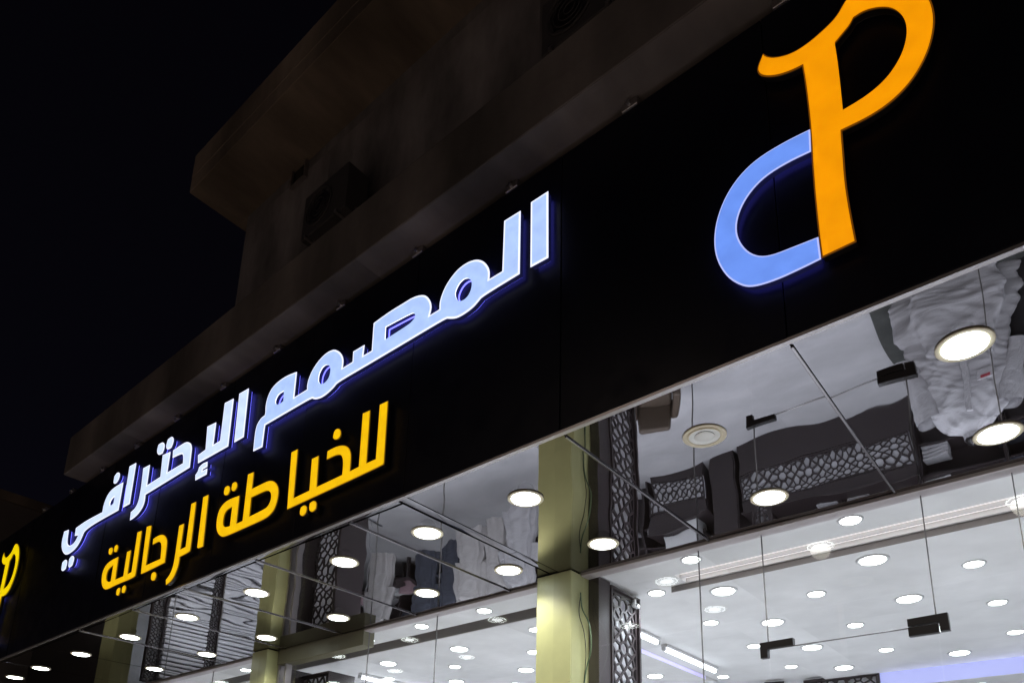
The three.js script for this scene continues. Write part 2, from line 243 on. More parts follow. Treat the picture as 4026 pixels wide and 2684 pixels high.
  blue: [[[-0.621,4.302,-0.724,4.312,-0.833,4.307,-0.912,4.273,-0.978,4.206,-1.023,4.11,-1.039,4.006,-1.029,3.909,-0.99,3.808,-0.934,3.737,-0.887,3.706,-0.799,3.69,-0.699,3.69,-0.629,3.693,-0.631,3.794,-0.729,3.804,-0.807,3.812,-0.862,3.838,-0.908,3.895,-0.938,3.976,-0.938,4.047,-0.913,4.113,-0.867,4.165,-0.806,4.197,-0.716,4.204,-0.626,4.195]]],
};
function rounded(flat) {                                  // soften the gentle bends of an outline, keep its corners
  let p = []; for (let i = 0; i < flat.length; i += 2) p.push([flat[i], flat[i + 1]]);
  for (let it = 0; it < 2; it++) {
    const q = [], n = p.length;
    for (let i = 0; i < n; i++) {
      const a = p[(i + n - 1) % n], b = p[i], c = p[(i + 1) % n];
      let t = Math.atan2(c[1] - b[1], c[0] - b[0]) - Math.atan2(b[1] - a[1], b[0] - a[0]);
      t = Math.abs(Math.atan2(Math.sin(t), Math.cos(t)));
      if (t > 0.95 || t < 0.02) q.push(b);
      else q.push([b[0] * 0.75 + a[0] * 0.25, b[1] * 0.75 + a[1] * 0.25], [b[0] * 0.75 + c[0] * 0.25, b[1] * 0.75 + c[1] * 0.25]);
    }
    p = q;
  }
  return p.map(([x, y]) => new THREE.Vector2(x, y));
}
function letterGeo(rings, x0, y0, depth, rim) {
  const [outer, ...holes] = rings.map((r) => rounded(r).map((v) => new THREE.Vector2(v.x - x0, v.y - y0)));
  const s = new THREE.Shape(outer); for (const h of holes) s.holes.push(new THREE.Path(h));
  const face = new THREE.ExtrudeGeometry(s, { depth: 0.0008, bevelEnabled: true, bevelThickness: 0.002, bevelSize: rim, bevelOffset: -rim, bevelSegments: 1, curveSegments: 4 }).translate(0, 0, depth - 0.003);
  const glow = new THREE.ExtrudeGeometry(s, { depth: 0.004, bevelEnabled: true, bevelThickness: 0.0005, bevelSize: 0.0005, bevelOffset: -0.010, bevelSegments: 1, curveSegments: 4 }).translate(0, 0, -0.004);
  const back = new THREE.ExtrudeGeometry(s, { depth: depth - 0.012, bevelEnabled: true, bevelThickness: 0.001, bevelSize: 0.001, bevelOffset: -0.005, bevelSegments: 1, curveSegments: 4 }).translate(0, 0, 0.001);
  return [face, back, glow];
}
function word(key, name, label, x0, y0, face, rimMat, rim) {
  const o = thing(name, label, 'lit sign', [x0, y0, ZF + 0.016]);
  for (const rings of GLYPH[key]) {
    const dot = rings.length === 1 && rings[0].length <= 18 && rings[0].length >= 14;
    const [f, b, h] = letterGeo(rings, x0, y0, 0.034, rim), m = part(dot ? 'dot' : 'letter', f, [face, rimMat], o);
    part('return', b, face === M.yellowface ? M.black : M.bluereturn, m);
    if (face !== M.yellowface) part('added_glow_plate', h, M.addedhalo, m);
  }
  return o;
}
word('w1', 'sign_word', 'large white glowing Arabic word beside the orange and blue logo', -3.2, 4.55, M.whiteface, M.whiterim, 0.011);
word('w2', 'sign_word', 'white glowing Arabic word with dots and a hamza, away from the orange and blue logo', -6.4, 4.5, M.paleface, M.whiterim, 0.011);
word('w3', 'sign_word', 'yellow glowing Arabic word ending in two tall upright strokes, under the white lettering', -4.0, 3.8, M.yellowface, M.yellowrim, 0.004);
word('w4', 'sign_word', 'yellow glowing Arabic word with a long curved tail, past the other yellow word', -6.0, 3.8, M.yellowface, M.yellowrim, 0.004);
function logo(dx, face, label) {
  const o = thing('sign_logo', label, 'lit sign', [-0.6 + dx, 4.2, ZF + 0.016]);
  for (const [name, key, d, mats] of [['tall_letter', 'orange', 0.038, [face, face === M.lemonface ? M.yellowrim : M.orangerim]], ['hook_letter', 'blue', 0.034, [M.blueface, M.bluerim]]]) {
    const [f, b, h] = letterGeo(GLYPH[key][0], -0.6, 4.2, d, 0.006);
    const m = part(name, f, mats, o);
    part('return', b, key === 'blue' ? M.bluereturn : M.black, m);
    if (key === 'blue') part('added_glow_plate', h, M.addedhalo, m);
  }
}
logo(0, M.orangeface, 'big glowing logo of an orange looped letter joined to a blue hook');
logo(-9.22, M.lemonface, 'glowing yellow looped logo at the end of the sign past the white lettering');

// ---------------------------------------------------------------- mirrored soffit
const soffit = thing('mirror_soffit', 'wavy mirror-finish metal soffit under the black sign board', 'soffit');
function mirrorPanel(x0, x1, z0, z1) {
  const nx = Math.max(2, Math.round((x1 - x0) / 0.035)), nz = Math.max(2, Math.round((z1 - z0) / 0.035)), w = x1 - x0, d = z1 - z0;
  const g = new THREE.BoxGeometry(w, 0.02, d, nx, 1, nz), p = g.attributes.position, sx = rnd() * 40, tx = (rnd() - 0.5) * 0.006, tz = (rnd() - 0.5) * 0.004;
  const pillow = (rnd() - 0.3) * 0.0028, calm = x1 < -6.3 ? 0.3 : 1;
  for (let i = 0; i < p.count; i++) if (p.getY(i) < 0) {
    const x = p.getX(i), z = p.getZ(i), u = (2 * x) / w, v = (2 * z) / d;
    const e = calm * pillow * (u * u * u * u + 0.6 * v * v * v * v);
    p.setY(i, -0.01 + e + tx * x + tz * z + calm * 0.0022 * noise.noise(x * 1.9 + sx, z * 1.5, sx) + calm * 0.0006 * noise.noise(x * 5 + sx, z * 4, sx + 9));
  }
  g.computeVertexNormals(); g.translate((x0 + x1) / 2, HS + 0.01, (z0 + z1) / 2);
  return g;
}
const SJ = [-14, -12.9, -11.8, -10.7, -9.6, -8.5, -7.5, -6.4, -5.5, -4.5, -3.475, -3.02];
for (let i = 0; i + 1 < SJ.length; i++) {
  part('panel', mirrorPanel(SJ[i] + 0.004, SJ[i + 1] - 0.004, 0.035, 1.535), M.mirror, soffit);
  part('front_strip', mirrorPanel(SJ[i] + 0.006, SJ[i + 1] - 0.006, 1.547, 1.577), M.mirror, soffit);
}
for (const [a, b] of [[-2.94, -1.86], [-1.86, -0.79], [-0.79, 0.28], [0.28, 1.35], [1.35, 3.2]]) part('panel', mirrorPanel(a + 0.004, b - 0.004, 0.035, 1.577), M.mirror, soffit);
part('cross_strip', mirrorPanel(-3.008, -2.95, 0.6, 1.577), M.mirror, soffit);
part('cross_strip', mirrorPanel(-3.008, -2.95, 0.035, 0.594), M.mirror, soffit);
part('backing', box(-14, 3.2, HS + 0.022, HS + 0.04, 0.03, 1.577), M.black, soffit);
for (const x of [-1.86, -0.79, 0.28, 1.35, -3.475, -4.5, -5.5, -6.4, -7.5]) part('joint_bar', rbox(x - 0.006, x + 0.006, HS - 0.008, HS + 0.004, 0.036, 1.56, 0.002), M.strip, soffit);

// ---------------------------------------------------------------- downlights
function ring(r0, r1, y0, y1, n = 40) { return new THREE.LatheGeometry([[r0, y1], [r1 - 0.003, y0], [r1, y0 + 0.002], [r1, 0.004], [r0, 0.004], [r0, y1]].map((a) => new THREE.Vector2(...a)), n); }
function fittingParts(o, k, lit, trim) {
  const t = part('trim_ring', ring(0.080 * k, 0.101 * k, -0.0052, -0.0035), trim, o);
  part('rim', new THREE.TorusGeometry(0.0755 * k, 0.0045 * k, 8, 40).rotateX(Math.PI / 2).translate(0, -0.004, 0), lit ? M.lensrim : M.trim, t);
  part('reflector', new THREE.LatheGeometry([[0.073 * k, -0.005], [0.046 * k, -0.002]].map((a) => new THREE.Vector2(...a)), 40), lit ? M.lensdim : M.lensoff, o);
  part('lens', new THREE.SphereGeometry(0.06 * k, 24, 6, 0, Math.PI * 2, Math.PI - 0.88, 0.88).scale(1, 0.30, 1).translate(0, 0.0065, 0), lit ? M.lens : M.lensoff, o);
}
function lampLight(o, I, col) {
  const s = new THREE.SpotLight(col, I, 0, 1.25, 0.5, 2); s.name = 'glow'; s.position.set(0, -0.03, 0); s.target.position.set(0, -1, 0); s.castShadow = true; s.shadow.radius = 3;
  o.add(s, s.target); return s;
}
const SOFFIT_SPOTS = [];
for (const x of [-0.275, -1.34, -2.415, -3.20, -4.02, -5.11, -6.20, -7.30, -8.45, -9.575, -10.42]) for (const z of [1.172, 0.385]) SOFFIT_SPOTS.push([x, z]);
for (const [x, z] of SOFFIT_SPOTS) {
  if (x < -9 && z < 1) continue;
  const off = Math.abs(x + 1.34) < 0.01 && z > 1;
  const o = thing('soffit_downlight', off ? 'unlit round downlight with a cream ring in the mirrored soffit' : 'lit round downlight with a cream ring in the mirrored soffit', 'downlight', [x, HS - 0.002, z], 0, off ? undefined : 'lit downlights in the mirrored soffit');
  fittingParts(o, 1, !off, M.trim);
  if (!off) lampLight(o, SOFFIT_CD, C(1.0, 0.97, 0.84));
}
// ---------------------------------------------------------------- shop room
const XL = -12.6, XR = 3.0, ZB = -5.4, RD = 0.045;        // RD: how far the ceiling rafts hang below the ceiling
structure('shop_floor', box(XL, XR, -0.30, 0.004, ZB, 0.05), M.floor);
structure('shop_ceiling', mergeGeometries([box(XL, XR, HS, HS + 0.05, ZB, -0.56), box(XL, XR, HS, HS + 0.05, -0.38, -0.06), box(-3.3, -2.32, HS, HS + 0.05, -0.559, -0.381), box(XL, XR, HS + 0.09, HS + 0.10, -0.62, -0.30)]), M.ceiling);
structure('shop_back_wall', box(XL, XR, 0, HS, ZB - 0.15, ZB), M.wallwhite);
structure('shop_side_wall', box(XL - 0.15, XL, 0, HS, ZB, -0.06), M.wallwhite);
structure('shop_side_wall', box(XR, XR + 0.15, 0, HS, ZB, 0.03), M.wallwhite);
const shutter = thing('roller_shutter', 'closed dark shutter of the unlit shop past the far pilaster', 'shutter', [-12.6, 0, 0]);
part('curtain', box(-1.6, 1.75, 0.01, HS - 0.05, -0.05, -0.01), M.casing, shutter);

const raftR = thing('ceiling_raft', 'white hanging ceiling panel with a lit cove beside the glass door', 'ceiling panel', [0, 0, 0]);
part('panel', box(-2.45, 2.9, HS - RD, HS - 0.002, -4.0, -0.585), M.ceiling, raftR);
part('shaded_edge', box(-2.45, 2.9, HS - RD - 0.0, HS - 0.002, -0.583, -0.579), M.shadedgrey, raftR);
const raftL = thing('ceiling_raft', 'white hanging ceiling panel with a dark shadow gap behind the fixed glass', 'ceiling panel', [0, 0, 0]);
part('panel', box(-9.0, -3.5, HS - RD, HS - 0.002, -4.0, -0.49), M.ceiling, raftL);
part('shaded_edge', box(-9.0, -3.5, HS - 0.04, HS + 0.085, -0.487, -0.483), M.shadedgrey, raftL);
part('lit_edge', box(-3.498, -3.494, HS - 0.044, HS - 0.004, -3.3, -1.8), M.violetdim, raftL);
const coveStrip = thing('cove_light', 'long pinkish white light strip in the ceiling cove along the glass', 'cove light', [0, 0, 0]);
part('diffuser', box(-2.318, 2.95, HS + 0.030, HS + 0.036, -0.555, -0.385), M.cove, coveStrip);
part('profile', rbox(-2.318, 2.95, HS + 0.002, HS + 0.028, -0.474, -0.464, 0.002), M.trimwhite, coveStrip);
{ const l = new THREE.RectAreaLight(C(1, 0.92, 0.9), 0.85, 5.2, 0.16); l.position.set(0.3, HS + 0.026, -0.47); l.rotation.x = -Math.PI / 2; coveStrip.add(l); }

// bulkhead with the blue-violet band, dark lattice cabinet top beside it
const bulk = thing('lit_bulkhead', 'ceiling bulkhead with a wide blue violet glowing band', 'bulkhead', [0, 0, 0]);
part('box', box(-1.93, 2.9, HS - 0.20, HS - 0.002, ZB, -4.02), M.ceiling, bulk);
part('glowing_band', box(-1.93, 2.9, HS - 0.195, HS - 0.03, -4.018, -4.005), M.violet, bulk);  // LED wash over the bulkhead face, put in as emission of the face
{ const l = new THREE.RectAreaLight(C(0.4, 0.45, 1.0), 0.8, 4.8, 0.16); l.position.set(0.5, HS - 0.11, -4.0); l.rotation.y = Math.PI; scene.add(l); }

function ceilingLamp(x, z, big, y, group) {
  const o = thing('ceiling_downlight', big ? 'large round downlight in the white shop ceiling' : 'small round downlight in the white shop ceiling', 'downlight', [x, y, z], 0, group);
  fittingParts(o, big ? 0.98 : 0.70, true, M.trimwhite);
  lampLight(o, (big ? 1.25 : 0.8) * SHOP_CD, C(0.85, 0.93, 1.0));
}
const BIG = [], SMALL = [];
for (const z of [-0.76, -1.69, -2.62, -3.55]) for (const x of [-0.10, -1.12, -2.13, 0.92, 1.94]) BIG.push([x, z]);
for (const z of [-1.20, -2.14, -3.07]) for (const x of [-0.63, -1.62, 0.38, 1.40]) SMALL.push([x, z]);
for (const z of [-0.84, -1.86, -2.85]) for (const x of [-4.84, -5.86, -3.86, -6.9, -7.9]) if (!(z > -1 && x > -4)) BIG.push([x, z]);
for (const z of [-1.33, -2.33, -3.33]) for (const x of [-4.32, -5.37, -6.4, -7.4]) SMALL.push([x, z]);
SMALL.push([-3.84, -0.75]);
for (const [x, z] of BIG) ceilingLamp(x, z, true, HS - RD - 0.002, 'large downlights of the shop ceiling');
for (const [x, z] of SMALL) ceilingLamp(x, z, false, HS - RD - 0.002, 'small downlights of the shop ceiling');
for (const [x, z] of [[-1.08, -0.17], [-2.09, -0.18], [-0.07, -0.16], [-3.95, -0.20], [-4.70, -0.21], [-5.45, -0.23], [-7.6, -0.25], [-2.60, -0.63], [-2.60, -1.55], [-2.60, -2.45], [-2.60, -3.4], [-3.36, -3.45]]) ceilingLamp(x, z, false, HS - 0.002, 'small downlights of the shop ceiling');
for (const [x, z] of [[-8.75, -0.45], [-8.75, -1.15], [-9.8, -2.6], [-11.2, -1.2], [-11.2, -2.6], [-9.8, -4.2], [-8.3, -4.5], [-6.6, -4.5], [-4.9, -4.5], [-3.3, -4.5]]) ceilingLamp(x, z, true, HS - 0.002, 'large downlights of the shop ceiling');  // lamps added to brighten the slats and the deeper room
for (const [x, z] of [[-1.09, -4.30], [0.2, -4.3]]) ceilingLamp(x, z, false, HS - 0.202, 'small downlights of the shop ceiling');

function lightTube(x, z0, z1, y, label) {
  const o = thing('tube_light', label, 'tube light', [x, y, (z0 + z1) / 2]);
  const L = Math.abs(z1 - z0);
  part('housing', rbox(-0.032, 0.032, -0.030, -0.002, -L / 2 - 0.02, L / 2 + 0.02, 0.004), M.white, o);
  part('tube', new THREE.CapsuleGeometry(0.019, L, 4, 12).rotateX(Math.PI / 2).translate(0, -0.046, 0), M.tubelight, o);
  for (const s of [-1, 1]) part('end_cap', new THREE.CylinderGeometry(0.02, 0.02, 0.03, 12).rotateX(Math.PI / 2).translate(0, -0.046, s * (L / 2 + 0.02)), M.trimwhite, o);
  const l = new THREE.RectAreaLight(C(0.86, 0.93, 1), 2.0, 0.05, L); l.position.set(0, -0.07, 0); l.rotation.x = -Math.PI / 2; o.add(l);
}
lightTube(-3.20, -1.70, -0.85, HS, 'bright linear tube light half hidden by the lattice screen');
lightTube(-3.25, -3.0, -1.95, HS, 'bright linear tube light in the ceiling recess between the hanging panels');
lightTube(-6.46, -2.2, -0.98, HS - RD, 'bright linear tube light on the ceiling panel behind the fixed glass');

// ---------------------------------------------------------------- glazing
const ZG = -0.03;
const front = thing('glass_shopfront', 'tall frameless clear glass shop front with thin dark joints', 'glazing');
function pane(x0, x1, y0, y1, o, name = 'pane') { return part(name, new THREE.PlaneGeometry(x1 - x0, y1 - y0).translate((x0 + x1) / 2, (y0 + y1) / 2, ZG), M.glass, o); }
const JX = [-2.83, -1.965, -1.554, -0.686, -0.276, 0.6, 1.6, 2.99];
for (let i = 0; i + 1 < JX.length; i++) pane(JX[i] + 0.003, JX[i + 1] - 0.003, JX[i] === -1.554 ? 2.72 : 0.01, HS - 0.022, front);
const JL = [-6.53, -5.19, -4.32, -3.13];
for (let i = 0; i + 1 < JL.length; i++) pane(JL[i] + 0.003, JL[i + 1] - 0.003, 0.01, i ? HS - 0.022 : HS - 0.15, front);
const JB = [-10.3, -9.1, -7.9, -6.82];
for (let i = 0; i + 1 < JB.length; i++) pane(JB[i] + 0.003, JB[i + 1] - 0.003, 0.01, HS - 0.022, front);
for (const x of [-1.965, -1.554, -0.686, -0.276, 0.6, 1.6, -5.19, -4.32, -9.1, -7.9]) {
  const d = x === -1.554 || x === -0.686 ? 2.76 : 0.01;
  part('joint', rbox(x - 0.0028, x + 0.0028, d, HS - 0.023, ZG - 0.006, ZG + 0.006, 0.002), M.joint, front);
}
for (const [a, b] of [[-2.83, 3.0], [-5.19, -3.13], [-10.3, -6.82]]) part('head_frame', rbox(a, b, HS - 0.022, HS - 0.0, -0.06, 0.034, 0.003), M.headbar, front);
part('transom_box', rbox(-6.53, -5.19, HS - 0.15, HS - 0.001, -0.09, 0.034, 0.004), M.bronze, front);
for (const x of [-6.52, -6.40]) part('post', rbox(x - 0.014, x + 0.014, 0.0, HS - 0.151, -0.05, 0.02, 0.004), M.alu, front);

const door = thing('glass_door', 'clear glass door with black patch fittings at its top corners', 'door', [0, 0, 0]);
part('pane', new THREE.PlaneGeometry(0.86, 2.70).translate(-1.12, 1.36, ZG), M.glass, door);
const patch = (pts) => new THREE.ExtrudeGeometry(new THREE.Shape(pts.map((p) => new THREE.Vector2(...p))), { depth: 0.034, bevelEnabled: true, bevelSize: 0.002, bevelOffset: -0.002, bevelThickness: 0.002, bevelSegments: 1 }).translate(0, 0, ZG - 0.017);
part('transom_patch', patch([[-0.818, 2.721], [-0.674, 2.721], [-0.674, 2.672], [-0.630, 2.672], [-0.632, 2.764], [-0.818, 2.760]]), M.black, door);
part('door_patch', patch([[-0.818, 2.668], [-0.680, 2.668], [-0.680, 2.714], [-0.818, 2.714]]), M.black, door);
part('transom_patch', patch([[-1.600, 2.664], [-1.558, 2.664], [-1.556, 2.716], [-1.408, 2.716], [-1.408, 2.758], [-1.600, 2.756]]), M.black, door);
part('top_edge', rbox(-1.548, -0.692, 2.712, 2.7165, ZG - 0.006, ZG + 0.006, 0.0015), M.joint, door);
part('handle', tube([[-1.46, 0.85, 0.03], [-1.46, 0.9, 0.06], [-1.46, 1.3, 0.06], [-1.46, 1.35, 0.03]], 0.014), M.steel, door);

// ---------------------------------------------------------------- pilasters
function pilaster(x0, x1, zf, zb, label) {
  const o = thing('stone_pilaster', label, 'pilaster', [(x0 + x1) / 2, 0, 0]); const w = (x1 - x0) / 2;
  part('core', box(-w + 0.012, w - 0.012, 0, HS, zb, zf - 0.012), M.dark, o);
  part('front_slab', rbox(-w, w, 0.0, HS - 0.006, zf - 0.011, zf, 0.003), M.stone, o);
  part('side_slab', rbox(w - 0.011, w, 0.0, HS - 0.008, zb, zf - 0.013, 0.003), M.stone, o);
  part('side_slab', rbox(-w, -w + 0.011, 0.0, HS - 0.008, zb, zf - 0.013, 0.003), M.stone, o);
  return o;
}
pilaster(-3.13, -2.835, 0.146, -0.08, 'olive cream stone pilaster between the door bay and the fixed glass');
pilaster(-6.82, -6.545, 0.146, -0.10, 'olive cream stone pilaster between the transom bay and the slatted display bay');
pilaster(-10.75, -10.3, 0.146, -0.10, 'olive cream stone pilaster at the dark end of the shop front');
solo('cable', tube([[-2.82, 3.30, 0.05], [-2.80, 3.18, 0.06], [-2.735, 3.05, 0.07], [-2.72, 2.88, 0.07], [-2.77, 2.72, 0.06], [-2.80, 2.5, 0.05], [-2.79, 2.1, 0.05]], 0.0045, 60), M.cable, 'thin green cable looping down the side of the pilaster by the door', 'cable');
solo('cable', tube([[-2.82, 3.30, 0.045], [-2.825, 3.15, 0.06], [-2.78, 3.0, 0.065], [-2.765, 2.85, 0.065], [-2.79, 2.6, 0.06], [-2.81, 2.2, 0.05]], 0.003, 60), M.black, 'thin dark cable beside the green cable on the pilaster', 'cable');

// ---------------------------------------------------------------- lattice
function latticeGeo(w, h, a, t, depth, big = 0.30) {      // star lattice cut from a sheet: power cells of a star grid, each one inset
  const pts = [], B = 0.006 * big / 0.3;
  const nx = Math.ceil(w / a) + 1, ny = Math.ceil(h / a) + 1;
  for (let i = -nx; i <= nx; i++) for (let j = -1; j <= ny; j++) {
    const x = i * a, y = j * a;
    for (const c of [0, a / 2]) {
      pts.push([x + c, y + c, B * a * a]);
      for (let k = 0; k < 8; k++) pts.push([x + c + 0.285 * a * Math.cos(k * Math.PI / 4), y + c + 0.285 * a * Math.sin(k * Math.PI / 4), 0]);
    }
  }
  const s = new THREE.Shape([[-w / 2, 0], [w / 2, 0], [w / 2, h], [-w / 2, h]].map((p) => new THREE.Vector2(...p)));
  const m = t * 1.1, frame = [[-w / 2 + m, m], [w / 2 - m, m], [w / 2 - m, h - m], [-w / 2 + m, h - m]];
  for (const p of pts) {
    if (Math.abs(p[0]) > w / 2 + a || p[1] < -a || p[1] > h + a) continue;
    let poly = frame;
    for (const q of pts) {
      const dx = q[0] - p[0], dy = q[1] - p[1], L = Math.hypot(dx, dy);
      if (L < 1e-6 || L > 0.8 * a) continue;
      const lim = (L * L + p[2] - q[2]) / (2 * L) - t / 2, out = [];
      for (let k = 0; k < poly.length; k++) {
        const A = poly[k], Bp = poly[(k + 1) % poly.length];
        const da = ((A[0] - p[0]) * dx + (A[1] - p[1]) * dy) / L - lim, db = ((Bp[0] - p[0]) * dx + (Bp[1] - p[1]) * dy) / L - lim;
        if (da <= 0) out.push(A);
        if ((da <= 0) !== (db <= 0)) { const f = da / (da - db); out.push([A[0] + f * (Bp[0] - A[0]), A[1] + f * (Bp[1] - A[1])]); }
      }
      poly = out; if (poly.length < 3) break;
    }
    if (poly.length < 3) continue;
    let ar = 0; for (let k = 0; k < poly.length; k++) { const A = poly[k], Bp = poly[(k + 1) % poly.length]; ar += A[0] * Bp[1] - A[1] * Bp[0]; }
    if (Math.abs(ar) / 2 < 0.0012 * a) continue;
    s.holes.push(new THREE.Path(poly.map((q) => new THREE.Vector2(...q))));
  }
  return new THREE.ExtrudeGeometry(s, { depth, bevelEnabled: false }).translate(0, 0, -depth / 2);
}
function screen(x, z, w, y0, y1, turn, a, t, label, backing, boxed) {
  const o = thing('lattice_screen', label, 'screen', [x, y0, z], turn), h = y1 - y0;
  part('lattice', latticeGeo(w, h, a, t, 0.014).translate(0, 0.0, 0.0), M.walnut, o);
  for (const s of [-1, 1]) part('frame_post', rbox(s * (w / 2 + 0.012) - 0.011, s * (w / 2 + 0.012) + 0.011, 0, h, -0.03, 0.03, 0.003), M.walnut, o);
  part('frame_rail', rbox(-w / 2 - 0.023, w / 2 + 0.023, h + 0.001, h + 0.022, -0.03, 0.03, 0.003), M.walnut, o);
  if (backing) part('backing', box(-w / 2, w / 2, 0, h, -0.036, -0.032), M.frost, o);  // translucent sheet added so that the lattice holes look bright
  if (boxed) part('return_panel', rbox(w / 2 + 0.024, w / 2 + 0.04, 0, h + 0.022, -boxed, 0.03, 0.003), M.walnut, o);
  return o;
}
screen(-2.765, -0.42, 0.36, 0.02, 3.40, Math.PI / 2, 0.33, 0.016, 'dark wooden star lattice screen inside the glass by the door pilaster', true);
screen(-6.33, -0.30, 0.42, 0.02, 3.22, 0, 0.36, 0.016, 'dark wooden star lattice screen with a deep return beside the transom bay pilaster', true, 0.30);
screen(-2.30, -4.01, 0.72, 2.45, 3.40, 0, 0.34, 0.016, 'dark wooden lattice panel hung beside the blue violet band', true);
screen(-2.97, -3.9, 0.16, 1.2, 3.40, 0.3, 0.20, 0.018, 'narrow dark lattice post beside the ceiling recess', true);
// dark jamb between the pilaster and the screen
solo('wall_jamb', rbox(-2.832, -2.745, 0.0, HS - 0.01, -0.215, -0.065, 0.004), M.walnut, 'dark wooden jamb behind the lattice screen by the door', 'jamb');
solo('wall_jamb', rbox(-6.56, -6.53, 0.0, HS - 0.16, -0.7, -0.11, 0.004), M.walnut, 'dark wooden jamb behind the lattice screen of the transom bay', 'jamb');
const cam = thing('security_camera', 'small white camera at the top of the lattice screen by the door', 'camera', [-2.735, 3.35, -0.55]);
part('body', new THREE.CapsuleGeometry(0.020, 0.05, 4, 12).rotateX(Math.PI / 2), M.white, cam);
part('lens', new THREE.CylinderGeometry(0.010, 0.010, 0.008, 12).rotateZ(Math.PI / 2).translate(0.02, 0, 0.018), M.black, cam);
part('mount', box(-0.02, 0.0, 0.012, 0.05, -0.012, 0.012), M.white, cam);

// ---------------------------------------------------------------- counters and shelves along the back
function counter(x0, x1, h, l0, l1, y0, y1, label) {
  const o = thing('counter', label, 'counter', [(x0 + x1) / 2, 0, -4.8]), w = x1 - x0;
  part('carcass', rbox(-w / 2, w / 2, 0.0, h - 0.03, -0.5, -0.05, 0.004), M.walnut, o);
  part('kick_panel', rbox(-w / 2, w / 2, 0.0, y0 - 0.01, -0.048, 0.0, 0.004), M.walnut, o);
  part('lattice_backing', box(-w / 2, w / 2, y0 - 0.005, y1 + 0.005, -0.048, -0.03), M.backing, o);
  part('lattice', latticeGeo(w, y1 - y0, 0.34, 0.017, 0.016).translate(0, y0, -0.010), M.walnut, o);
  part('top_band', rbox(-w / 2, w / 2, y1 + 0.01, h - 0.03, -0.048, 0.0, 0.004), M.walnut, o);
  part('worktop', rbox(-w / 2 - 0.02, w / 2 + 0.02, h - 0.029, h, -0.52, 0.02, 0.005), M.walnut, o);
}
counter(-4.95, -4.07, 0.85, 0, 0, 0.20, 0.58, 'short dark counter with a lattice front behind the pilaster');
counter(-3.55, -1.48, 1.05, 0, 0, 0.42, 0.86, 'long dark counter with a lattice front facing the glass door');
solo('display_box', rbox(-4.75, -4.25, 0.852, 1.25, -5.2, -4.85, 0.01), M.white, 'plain white display box standing on the short dark counter', 'box');
const tall = thing('tall_cabinet', 'tall dark cabinet between the two lattice counters', 'cabinet', [-3.80, 0, -4.95]);
part('carcass', rbox(-0.18, 0.18, 0, 2.4, -0.4, 0.1, 0.006), M.walnut, tall);
for (const y of [0.1, 1.25]) part('door', rbox(-0.165, 0.165, y, y + 1.1, 0.102, 0.118, 0.004), M.walnut, tall);
function shelfUnit(x0, x1, label, items) {
  const o = thing('wall_shelf', label, 'shelf', [(x0 + x1) / 2, 0, ZB + 0.002]), w = x1 - x0;
  part('back_panel', box(-w / 2, w / 2, 0.0, 3.3, 0, 0.03), M.walnut, o);
  for (let y = 0.5; y < 3.2; y += 0.45) part('shelf_board', rbox(-w / 2, w / 2, y, y + 0.03, 0.032, 0.36, 0.004), M.walnut, o);
  for (let x = -w / 2 + 0.02; x < w / 2; x += 0.9) part('upright', rbox(x - 0.02, x + 0.02, 0, 3.3, 0.031, 0.37, 0.004), M.walnut, o);
  for (let y = 0.53, r = 0; y < 2.8; y += 0.45, r++) for (let x = -w / 2 + 0.28; x < w / 2 - 0.2; x += 0.42) {
    if (rnd() > items) continue;
    const n = 2 + Math.floor(rnd() * 5), px = x + (x0 + x1) / 2 + (rnd() - 0.5) * 0.06, c = [M.whitecloth, M.ivorycloth, M.navycloth, M.white][Math.floor(rnd() * 4)];
    const st = thing('folded_clothes', 'folded clothes stacked on the dark wall shelves', 'clothes', [px, y, ZB + 0.22], (rnd() - 0.5) * 0.1, 'folded clothes on the wall shelves');
    for (let k = 0; k < n; k++) part('folded_piece', rbox(-0.14, 0.14, k * 0.042, k * 0.042 + 0.040, -0.11, 0.12, 0.015), c, st).rotation.y = (rnd() - 0.5) * 0.12;
  }
}
shelfUnit(-3.3, 2.8, 'dark shelf wall behind the long lattice counter', 0.55);
shelfUnit(-12.4, -4.2, 'dark shelf wall behind the hanging robes', 0.6);
for (let k = 0; k < 6; k++) solo('gift_box', rbox(-11.9 + 0.32 * k, -11.62 + 0.32 * k, 0.53, 0.60 + 0.05 * (k % 3), -5.0, -4.72, 0.006), k % 2 ? M.pink : M.white, k % 2 ? 'pale pink box on the low table by the shelves' : 'plain white flat box on the low table by the shelves', 'box', k % 2 ? 'pink boxes on the low table' : 'white boxes on the low table');
const lowTable = thing('low_table', 'dark low table with flat boxes on it', 'table', [-11.0, 0, -4.85]);
part('table_top', rbox(-1.1, 1.1, 0.49, 0.528, -0.25, 0.25, 0.005), M.walnut, lowTable);
for (const sx of [-1, 1]) for (const sz of [-1, 1]) part('leg', rbox(sx * 1.0 - 0.03, sx * 1.0 + 0.03, 0, 0.49, sz * 0.18 - 0.03, sz * 0.18 + 0.03, 0.004), M.walnut, lowTable);

